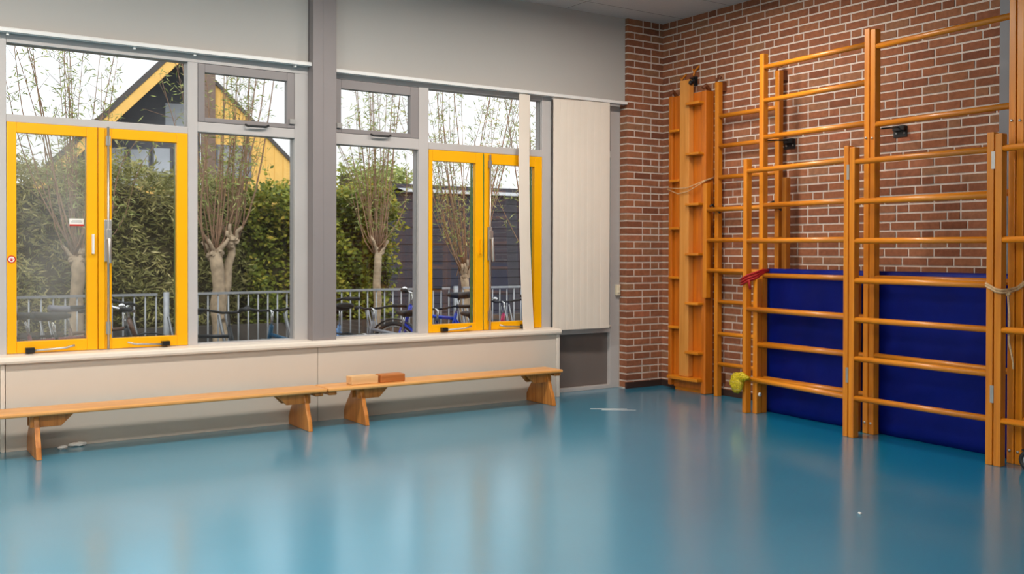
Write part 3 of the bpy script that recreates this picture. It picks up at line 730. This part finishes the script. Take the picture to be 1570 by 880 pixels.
# railing
t = thing('railing', 'grey galvanised bar railing outside behind the bicycles', 'railing', (-1.5,3.5,GZ))
posts = [-6.45,-3.50,-.09,3.3]
for a, b in zip(posts, posts[1:]):
    part(MB().box(a+.09, b-.09, 3.485, 3.515, .765, .79), 'top_rail', m_galv, t)
    part(MB().box(a+.09, b-.09, 3.485, 3.515, GZ+.10, GZ+.125), 'bottom_rail', m_galv, t)
    n = int((b-a-.18)/.105)
    for i in range(n+1):
        x = a+.10+(b-a-.20)*i/n
        part(MB().tube([(x,3.5,GZ+.12),(x,3.5,.77)], .009, 6), 'bar', m_galv, t)
for x in posts: part(MB().tube([(x,3.5,GZ),(x,3.5,.80)], .03, 12), 'post', m_galv, t)

# ---- hedges
def hedge(name, label, x0, x1, y0, y1, ztop, nleaf, L, wd, mat, seed, droop=.6, topvar=.12, upright=0):
    rnd = random.Random(seed)
    t = thing(name, label, 'hedge', ((x0+x1)/2,(y0+y1)/2,GZ))
    def top(x): return ztop+topvar*(math.sin(x*1.9+seed)*.5+math.sin(x*4.7+seed*2)*.35+math.sin(x*11+seed)*.15)
    m = MB(); n = 40; q = []
    for i in range(n+1):
        x = x0+.02+(x1-x0-.04)*i/n; tp = top(x)-.22
        for (yy, zz) in ((y0+.22,GZ),(y0+.2,.4),(y0+.16+rnd.uniform(0,.1),tp*.6),(y0+.22+rnd.uniform(0,.1),tp-.1),(y0+.4,tp),(y1-.3,tp),(y1-.2,GZ)): m.v.append((x,yy,zz))
    for i in range(n):
        for k in range(6): a = i*7+k; m.f.append((a,a+7,a+8,a+1)); m.a.append(.3); m.sm.append(False)
    m.f += [tuple(range(6,-1,-1)), tuple(n*7+k for k in range(7))]; m.a += [.3,.3]; m.sm += [False]*2
    part(m, 'inner_twigs', m_core, t)
    lf = MB()
    for i in range(nleaf):
        x = rnd.uniform(x0, x1); tp = top(x); u = rnd.random()
        if u < .80: z = GZ+.1+(tp-GZ-.1)*rnd.random()**.8; y = y0+rnd.uniform(-.05,.3)+.12*math.sin(x*5+z*4)+.08*math.sin(x*13+z*9)
        else: z = tp+rnd.gauss(-.05,.08); y = rnd.uniform(y0, y1)
        d = Vector((rnd.gauss(0,1), rnd.gauss(-.7,.7), rnd.gauss(-.1,droop))); nr = Vector((rnd.gauss(0,.6), rnd.gauss(-.7,.6), rnd.gauss(.6,.5)))
        if d.length < .1: continue
        patch = .5+.5*math.sin(x*3.1+z*5.3+seed)*math.sin(x*1.3-z*3.7)
        lf.t = min(1, max(0, rnd.gauss(.30+.34*patch, .2)))
        k = rnd.uniform(.6, 1.25); lf.leaf(Vector((x,y,z)), d, L*k, wd*k, nr)
    for i in range(upright):
        x = rnd.uniform(x0, x1); z = top(x)-.1; y = rnd.uniform(y0+.1, y1-.2); hh = rnd.uniform(.2,.6); bx = rnd.gauss(0,.12)
        for s_ in range(int(hh*26)):
            f_ = rnd.random(); lf.t = min(1,max(0,rnd.gauss(.55,.2)))
            lf.leaf(Vector((x+bx*f_, y, z+hh*f_)), Vector((rnd.gauss(0,1),rnd.gauss(0,1),rnd.gauss(.2,.6))), L*rnd.uniform(.6,1.1), wd, Vector((rnd.gauss(0,1),rnd.gauss(0,1),rnd.gauss(0,1))))
    part(lf, 'foliage', mat, t)
    return t
hedge('bamboo_hedge', 'tall dense olive green bamboo hedge outside behind the railing', -8.5, -2.25, 4.75, 6.1, 2.12, 40000, .10, .0095, m_bamboo, 3, upright=70)
hedge('laurel_shrub', 'yellow green leafy shrub between the bamboo hedge and the black shed', -2.22, -.25, 4.72, 5.9, 2.0, 15000, .072, .02, m_laurel, 8, upright=14)

# ---- willows
def willow(name, label, x, y, zt, r, lean, nsh, seed, fork=0, hmax=4.6, nl=26, spread=1.0):
    rnd = random.Random(seed); random.seed(seed)
    t = thing(name, label, 'tree', (x,y,GZ), group='pollarded willows outside the windows')
    def limb(m, a, b, ra, rb, n=7):
        a = Vector(a); b = Vector(b); P = []; Rr = []
        for k in range(n+1):
            f_ = k/n; P.append(a.lerp(b, f_)+Vector((rnd.gauss(0,.012),rnd.gauss(0,.012),0))*(0 < k < n)); Rr.append((ra+(rb-ra)*f_)*rnd.uniform(.9,1.12))
        m.tube(P, Rr, 12)
    m = MB()
    limb(m, (x,y,GZ), (x+lean,y,zt), r*1.1, r*.85)
    heads = [Vector((x+lean,y,zt))]
    if fork:
        base = Vector((x+lean*.35,y,GZ+(zt-GZ)*.45)); tip = Vector((x+fork,y+.05,zt+.12)); limb(m, base, tip, r*.7, r*.5); heads.append(tip)
    for h in heads:
        for k in range(5):
            a = rnd.uniform(0,2*PI); c_ = h+Vector((math.cos(a)*r*.6, math.sin(a)*r*.6, rnd.uniform(-.05,.06)))
            m.blob(c_, r*rnd.uniform(.4,.62), 10, 7, .25)
            limb(m, h-Vector((0,0,.05)), c_+Vector((math.cos(a)*.10, math.sin(a)*.06, .16)), r*.4, .016, 4)
    part(m, 'trunk', m_bark, t)
    sh = MB(); lf = MB()
    for i in range(nsh):
        h = heads[i % len(heads)]
        a = rnd.uniform(0, 2*PI); sp = rnd.uniform(.15, .95)*spread; H = rnd.uniform(.35, 1.0)*(hmax-zt)
        bx = math.cos(a)*sp; by = math.sin(a)*sp*.5
        P = []; n = 10; w1_ = rnd.gauss(0,.05); w2_ = rnd.uniform(0,6)
        for k in range(n+1):
            f_ = k/n; P.append(Vector((h[0]+bx*(f_**.75)+w1_*math.sin(f_*5+w2_), h[1]+by*(f_**.75), h[2]+H*f_)))
        sh.tube(P, rnd.uniform(.005,.012), 6, rend=.002)
        for k in range(nl):
            f_ = rnd.uniform(.08,1.0)**.75; j = min(n-1,int(f_*n)); p = P[j].lerp(P[j+1], f_*n-j)
            td = Vector((rnd.gauss(0,1),rnd.gauss(0,.7),rnd.uniform(.3,1.6))).normalized()*rnd.uniform(.06,.34)
            if rnd.random() < .3: sh.tube([p, p+td], .0024, 4, rend=.0012)
            for g in range(2):
                q = p+td*rnd.random(); lf.t = min(1,max(0,rnd.gauss(.5,.25)))
                lf.leaf(q, Vector((rnd.gauss(0,1),rnd.gauss(0,.7),rnd.gauss(-.35,.7))), rnd.uniform(.05,.11), .0062, Vector((rnd.gauss(0,1),rnd.gauss(-1,1),rnd.gauss(0,1))))
    part(sh, 'shoots', m_twig, t); part(lf, 'leaves', m_willow, t)
willow('willow_tree', 'pollarded willow with pale trunk seen through the leftmost yellow casement', -4.21, 4.35, 1.15, .075, 0.02, 26, 21, hmax=4.3, nl=34)
willow('willow_tree', 'forked pollarded willow seen through the tall grey fixed window left of the pillar', -2.66, 4.3, 1.2, .085, -.10, 34, 22, fork=.10, hmax=4.3, nl=30)
willow('willow_tree', 'slim-trunked willow seen just right of the grey pillar', -.78, 4.25, 1.2, .05, 0.02, 26, 23, hmax=4.6, nl=30)
willow('willow_tree', 'leaning willow with dense red brown shoots behind the right yellow casements', .62, 4.4, .9, .06, -.05, 34, 24, hmax=4.8, nl=34, spread=1.4)
willow('willow_tree', 'willow farthest right, mostly behind the loose blind slat', 1.75, 4.5, 1.0, .06, 0.05, 16, 25, hmax=4.7, nl=34, spread=1.2)

# ---- yellow house: gable front turned to face the school
t = thing('yellow_house', 'steep gabled house with yellow boarding and dark roof beyond the hedge', 'house', (1.17,20,0), math.radians(-15.2), local=True)
AZ, SL = 6.66, 1.03
def rz_(x): return AZ-SL*abs(x)
part(MB().prism([(.86,GZ),(4.4,GZ),(4.4,rz_(4.4)-.05),(.86,rz_(.86)-.05)], 'y', 0, .2), 'boarded_gable', m_hyel, t)
bd = MB()
for i in range(15):
    x = 1.0+i*.235
    if x < 4.3: bd.box(x-.006, x+.006, -.004, 0, 1.0, rz_(x)-.10)
part(bd, 'board_joints', m_hjoint, t)
part(MB().box(.50, .86, -.14, .5, GZ, 6.75), 'brown_pier', m_hbrown, t)
part(MB().prism([(-4.6,GZ),(.5,GZ),(.5,rz_(.5)-.2),(0,AZ-.2),(-4.6,rz_(-4.6)-.2)], 'y', 1.3, 1.5), 'recessed_facade', m_hdark, t)
for (a, b, z0, z1) in ((-1.80,-1.48,3.0,4.02),(-1.32,-.86,3.0,4.0),(-.72,-.30,3.0,4.05),(-.42,.30,4.45,5.3)):
    fr = part(MB().box(a-.05, b+.05, 1.24, 1.3, z0-.05, z1+.05), 'window', m_hdark, t)
    part(MB().box(a, b, 1.22, 1.24, z0, z1), 'pane', m_hwin, fr)
part(MB().box(.12, .17, .02, .07, GZ, 6.3), 'downpipe', m_hwin, t)
fr = part(MB().box(.88, 1.80, -.04, 0, 3.20, 4.08), 'window', m_hdark, t)
part(MB().box(.93, 1.75, -.05, -.04, 3.25, 4.03), 'pane', paint('dull_grey_glass', srgb(140,138,142), .3, .1), fr)
def slab(xa, xb, off, th, ya, yb):
    za, zb = rz_(xa)+off, rz_(xb)+off
    return MB().prism([(xa,za-th),(xb,zb-th),(xb,zb),(xa,za)], 'y', ya, yb)
part(slab(-5.0, 0, .10, .20, -.30, 8), 'roof_slope', m_roof, t); part(slab(0, 4.8, .06, .13, -.06, 8), 'roof_slope', m_roof, t)
part(slab(-5.0, -.02, -.10, .34, -.28, -.20), 'barge_board', m_hyel, t, label='yellow barge board')
part(MB().box(-3.6, .5, .6, .7, 2.75, 2.95), 'balcony_edge', m_hyel, t)
# distant house left
t = thing('distant_house', 'faint pale house with low grey roof far left behind the hedge', 'house', (-6,34,GZ))
part(MB().box(-14, -1.5, 34, 40, GZ, 4.3), 'wall', paint('pale_far_wall', srgb(206,204,202), .9), t)
part(MB().prism([(33.6,4.25),(40.4,4.25),(37,7.0)], 'x', -14.3, -1.2), 'roof', paint('pale_grey_far_roof', srgb(170,168,168), .9), t)
# ---- black shed
t = thing('black_shed', 'black boarded shed with pale flat roof trim behind the willow shoots', 'shed', (5,11,GZ))
m = MB()
for i in range(17): z = GZ+i*.155; m.box(1.62, 9.0, 8.98+(.012 if i % 2 else 0), 9.05, z, z+.148)
part(m, 'board_cladding', m_shed, t); part(MB().box(1.64, 8.98, 9.05, 13, GZ, 2.28), 'shed_body', m_shed, t)
part(MB().box(1.7, 9.1, 8.9, 13.1, 2.285, 2.345), 'roof_trim', m_shtrim, t)
part(MB().prism([(1.15,2.26),(1.62,2.44),(2.15,2.26)], 'y', 8.9, 12), 'gable_cap', m_roof, t)
# tall shrub top at right of the shed (yellowish crown)
hedge('far_shrub', 'pale yellow green shrub crown rising behind the black shed', 3.6, 5.2, 14.5, 15.6, 3.3, 2600, .16, .035, m_willow, 15, topvar=.5)
# far tree line to the right behind the shed
# ---- bicycles
def bicycle(label, x, y, ang, frame_c, seat_m=None, s=1.0, bars=m_blackp, rack=True, bell=False, wide=.29, guard=None):
    fm = paint('bicycle_frame_paint', frame_c, .35, .05)
    t = thing('bicycle', label, 'bicycle', (x,y,GZ), ang, 'bicycles parked outside the windows', local=True); s *= 1.03; t.scale = (s,s,s)
    R = .31; A = Vector((-.50,0,R)); B = Vector((.50,0,R)); BB = Vector((-.06,0,.27)); ST = Vector((-.19,0,.72)); HT = Vector((.34,0,.74)); HB = Vector((.385,0,.60))
    for c_, nm in ((A,'wheel'),(B,'wheel')):
        wv = part(MB().torus(c_, R-.02, .02, 'y', 36, 8), nm, m_blackp, t, label='black tyre')
        sp = MB(); sp.torus(c_, R-.045, .008, 'y', 36, 6); sp.tube([c_+Vector((0,-.03,0)), c_+Vector((0,.03,0))], .02, 10)
        for k in range(14): a = 2*PI*k/14; sp.tube([c_, c_+Vector(((R-.045)*math.cos(a), 0, (R-.045)*math.sin(a)))], .0018, 4)
        part(sp, 'spokes_and_rim', m_steel, wv)
    m = MB()
    m.tube([BB, ST], .016, 10).tube([ST+Vector((.01,0,-.05)), HT+Vector((0,0,-.04))], .016, 10).tube([BB, HB], .019, 10).tube([HT+Vector((-.02,0,.04)), HB+Vector((.02,0,-.05))], .02, 10)
    for sy in (-.05,.05): m.tube([BB+Vector((0,sy*.6,0)), A+Vector((0,sy,0))], .01, 8).tube([ST+Vector((.01,sy*.3,-.06)), A+Vector((0,sy,0))], .009, 8)
    part(m, 'bicycle_frame', fm, t)
    m = MB()
    for sy in (-.045,.045): m.tube([HB+Vector((.015,sy,-.03)), HB+Vector((.06,sy,-.16)), B+Vector((0,sy,0))], .011, 8)
    part(m, 'fork', fm, t)
    part(MB().tube([ST, ST+Vector((-.035,0,.16))], .012, 8), 'seat_post', m_chrome, t)
    c_ = ST+Vector((-.04,0,.17)); v = []; n = 14
    m = MB(); rings = [(-.13,.06,.018),(-.12,.085,.03),(-.05,.078,.034),(.03,.04,.03),(.10,.022,.024),(.14,.012,.014)]
    mv = []
    for (dx, hw, hh) in rings:
        for k in range(n):
            a = 2*PI*k/n; mv.append(c_+Vector((dx, hw*math.cos(a), hh*math.sin(a)+(.012 if dx < -.1 else 0))))
    fs = [(i*n+k, i*n+(k+1)%n, (i+1)*n+(k+1)%n, (i+1)*n+k) for i in range(len(rings)-1) for k in range(n)]+[tuple(range(n-1,-1,-1)), tuple((len(rings)-1)*n+k for k in range(n))]
    m._add(mv, fs, True); part(m, 'saddle', seat_m or m_blackp, t)
    Tp = HT+Vector((-.035,0,.16))
    part(MB().tube([HT+Vector((-.015,0,.03)), Tp, Tp+Vector((.05,0,.01))], .013, 8), 'stem', m_chrome, t)
    hb = MB().tube([Tp+Vector((-.12,-wide,.035)), Tp+Vector((-.02,-wide*.65,.035)), Tp+Vector((.05,-wide*.3,.01)), Tp+Vector((.05,wide*.3,.01)), Tp+Vector((-.02,wide*.65,.035)), Tp+Vector((-.12,wide,.035))], .011, 8)
    h = part(hb, 'handlebar', bars, t)
    for sy in (-1,1): part(MB().tube([Tp+Vector((-.03,sy*wide*.72,.036)), Tp+Vector((-.14,sy*(wide+.02),.035))], .018, 10), 'grip', m_blackp, h)
    gm = guard or m_black
    m = MB()
    for c_, a0, a1 in ((A,60,215),(B,-10,150)):
        P = [c_+Vector(((R+.025)*math.cos(math.radians(a)), 0, (R+.025)*math.sin(math.radians(a)))) for a in range(a0, a1, 12)]
        m.tube(P, .022, 8, flat=.35)
    part(m, 'mudguards', gm, t)
    if rack:
        m = MB()
        for sy in (-.05,.05): m.tube([(-.22,sy,.66),(-.66,sy,.66)], .007, 6).tube([(-.60,sy,.66),(-.50,sy,.32)], .006, 6)
        for dx in (-.3,-.45,-.62): m.tube([(dx,-.05,.66),(dx,.05,.66)], .006, 6)
        part(m, 'luggage_rack', m_black, t)
        part(MB().box(-.70,-.67,-.03,.03,.60,.65), 'rear_light', m_stred, t, label='red rear light')
    m = MB(); m.torus(BB+Vector((0,.05,0)), .085, .006, 'y', 24, 6)
    for sy, a in ((-1,40),(1,220)):
        e = BB+Vector((.15*math.cos(math.radians(a)), sy*.07, .15*math.sin(math.radians(a)))); m.tube([BB+Vector((0,sy*.07,0)), e], .009, 8); m.box(e.x-.04, e.x+.04, e.y-.04+sy*.04, e.y+.04+sy*.04, e.z-.01, e.z+.01)
    part(m, 'crank_and_pedals', m_black, t)
    if bell: part(MB().blob(Tp+Vector((.02,.10,.045)), .028, 12, 8, 0, (1,1,.7)), 'bell', m_chrome, t)
    return t
D = math.radians
bicycle('black bicycle with chrome handlebar and dark saddle, leftmost through the yellow casement', -4.66, 1.45, D(8), srgb(30,30,36), s=1.0, bars=m_chrome, bell=True)
bicycle('dark red bicycle partly behind the leftmost black one', -4.75, 2.20, D(-4), srgb(120,40,50), s=.96)
bicycle('small black bicycle with red mudguards seen through the second yellow casement', -3.55, 1.95, D(-72), srgb(34,34,38), s=.95, wide=.30, rack=False, guard=m_red)
bicycle('black bicycle with wide dark handlebar left of the pillar', -3.10, 1.2, D(94), srgb(26,86,120), s=.96, wide=.33, rack=False)
bicycle('light blue bicycle close to the left side of the pillar', -2.45, 1.75, D(84), srgb(120,160,214), s=1.0, bell=True, guard=m_chrome)
bicycle('silver bicycle with red light just right of the pillar', -1.92, 1.6, D(98), srgb(150,150,156), s=.92, guard=m_chrome)
bicycle('bright blue bicycle at the right end of the fixed window', -1.12, 2.1, D(118), srgb(24,64,190), s=1.06, bell=True, rack=False)
bicycle('pink bicycle low behind the third yellow casement', -.50, 1.55, D(86), srgb(214,60,110), s=.95, seat_m=paint('white_saddle', srgb(216,206,212), .5), bell=True)
bicycle('dark bicycle behind the fourth yellow casement beside the loose slat', .10, 1.75, D(88), srgb(46,50,60), s=.98)
bicycle('brown bicycle with a pale saddle, farthest back through the leftmost yellow casement', -4.35, 2.74, D(5), srgb(96,66,50), s=.98, seat_m=paint('grey_saddle', srgb(110,110,122), .6))
bicycle('dark blue bicycle right of the pillar, nearest the glass', -1.45, 1.2, D(96), srgb(30,40,90), s=.92, rack=False)
# bicycle stand hoops
t = thing('bicycle_rack', 'galvanised bicycle rack with sloping double hoops', 'bicycle rack', (-2.5,3.2,GZ))
part(MB().box(-5.8, 1.4, 3.25, 3.29, GZ, GZ+.04), 'base_rail', m_galv, t)
for x in (-5.2,-4.5,-3.75,-3.35,-2.85,-2.15,-1.75,-1.2,-.6,0.0,.6):
    for dx in (-.035,.035): part(MB().tube([(x+dx,3.27,GZ+.03),(x+dx-.16,3.27,GZ+.76),(x+dx-.18,3.16,GZ+.78),(x+dx-.04,3.10,GZ+.05)], .009, 8), 'hoop', m_galv, t)
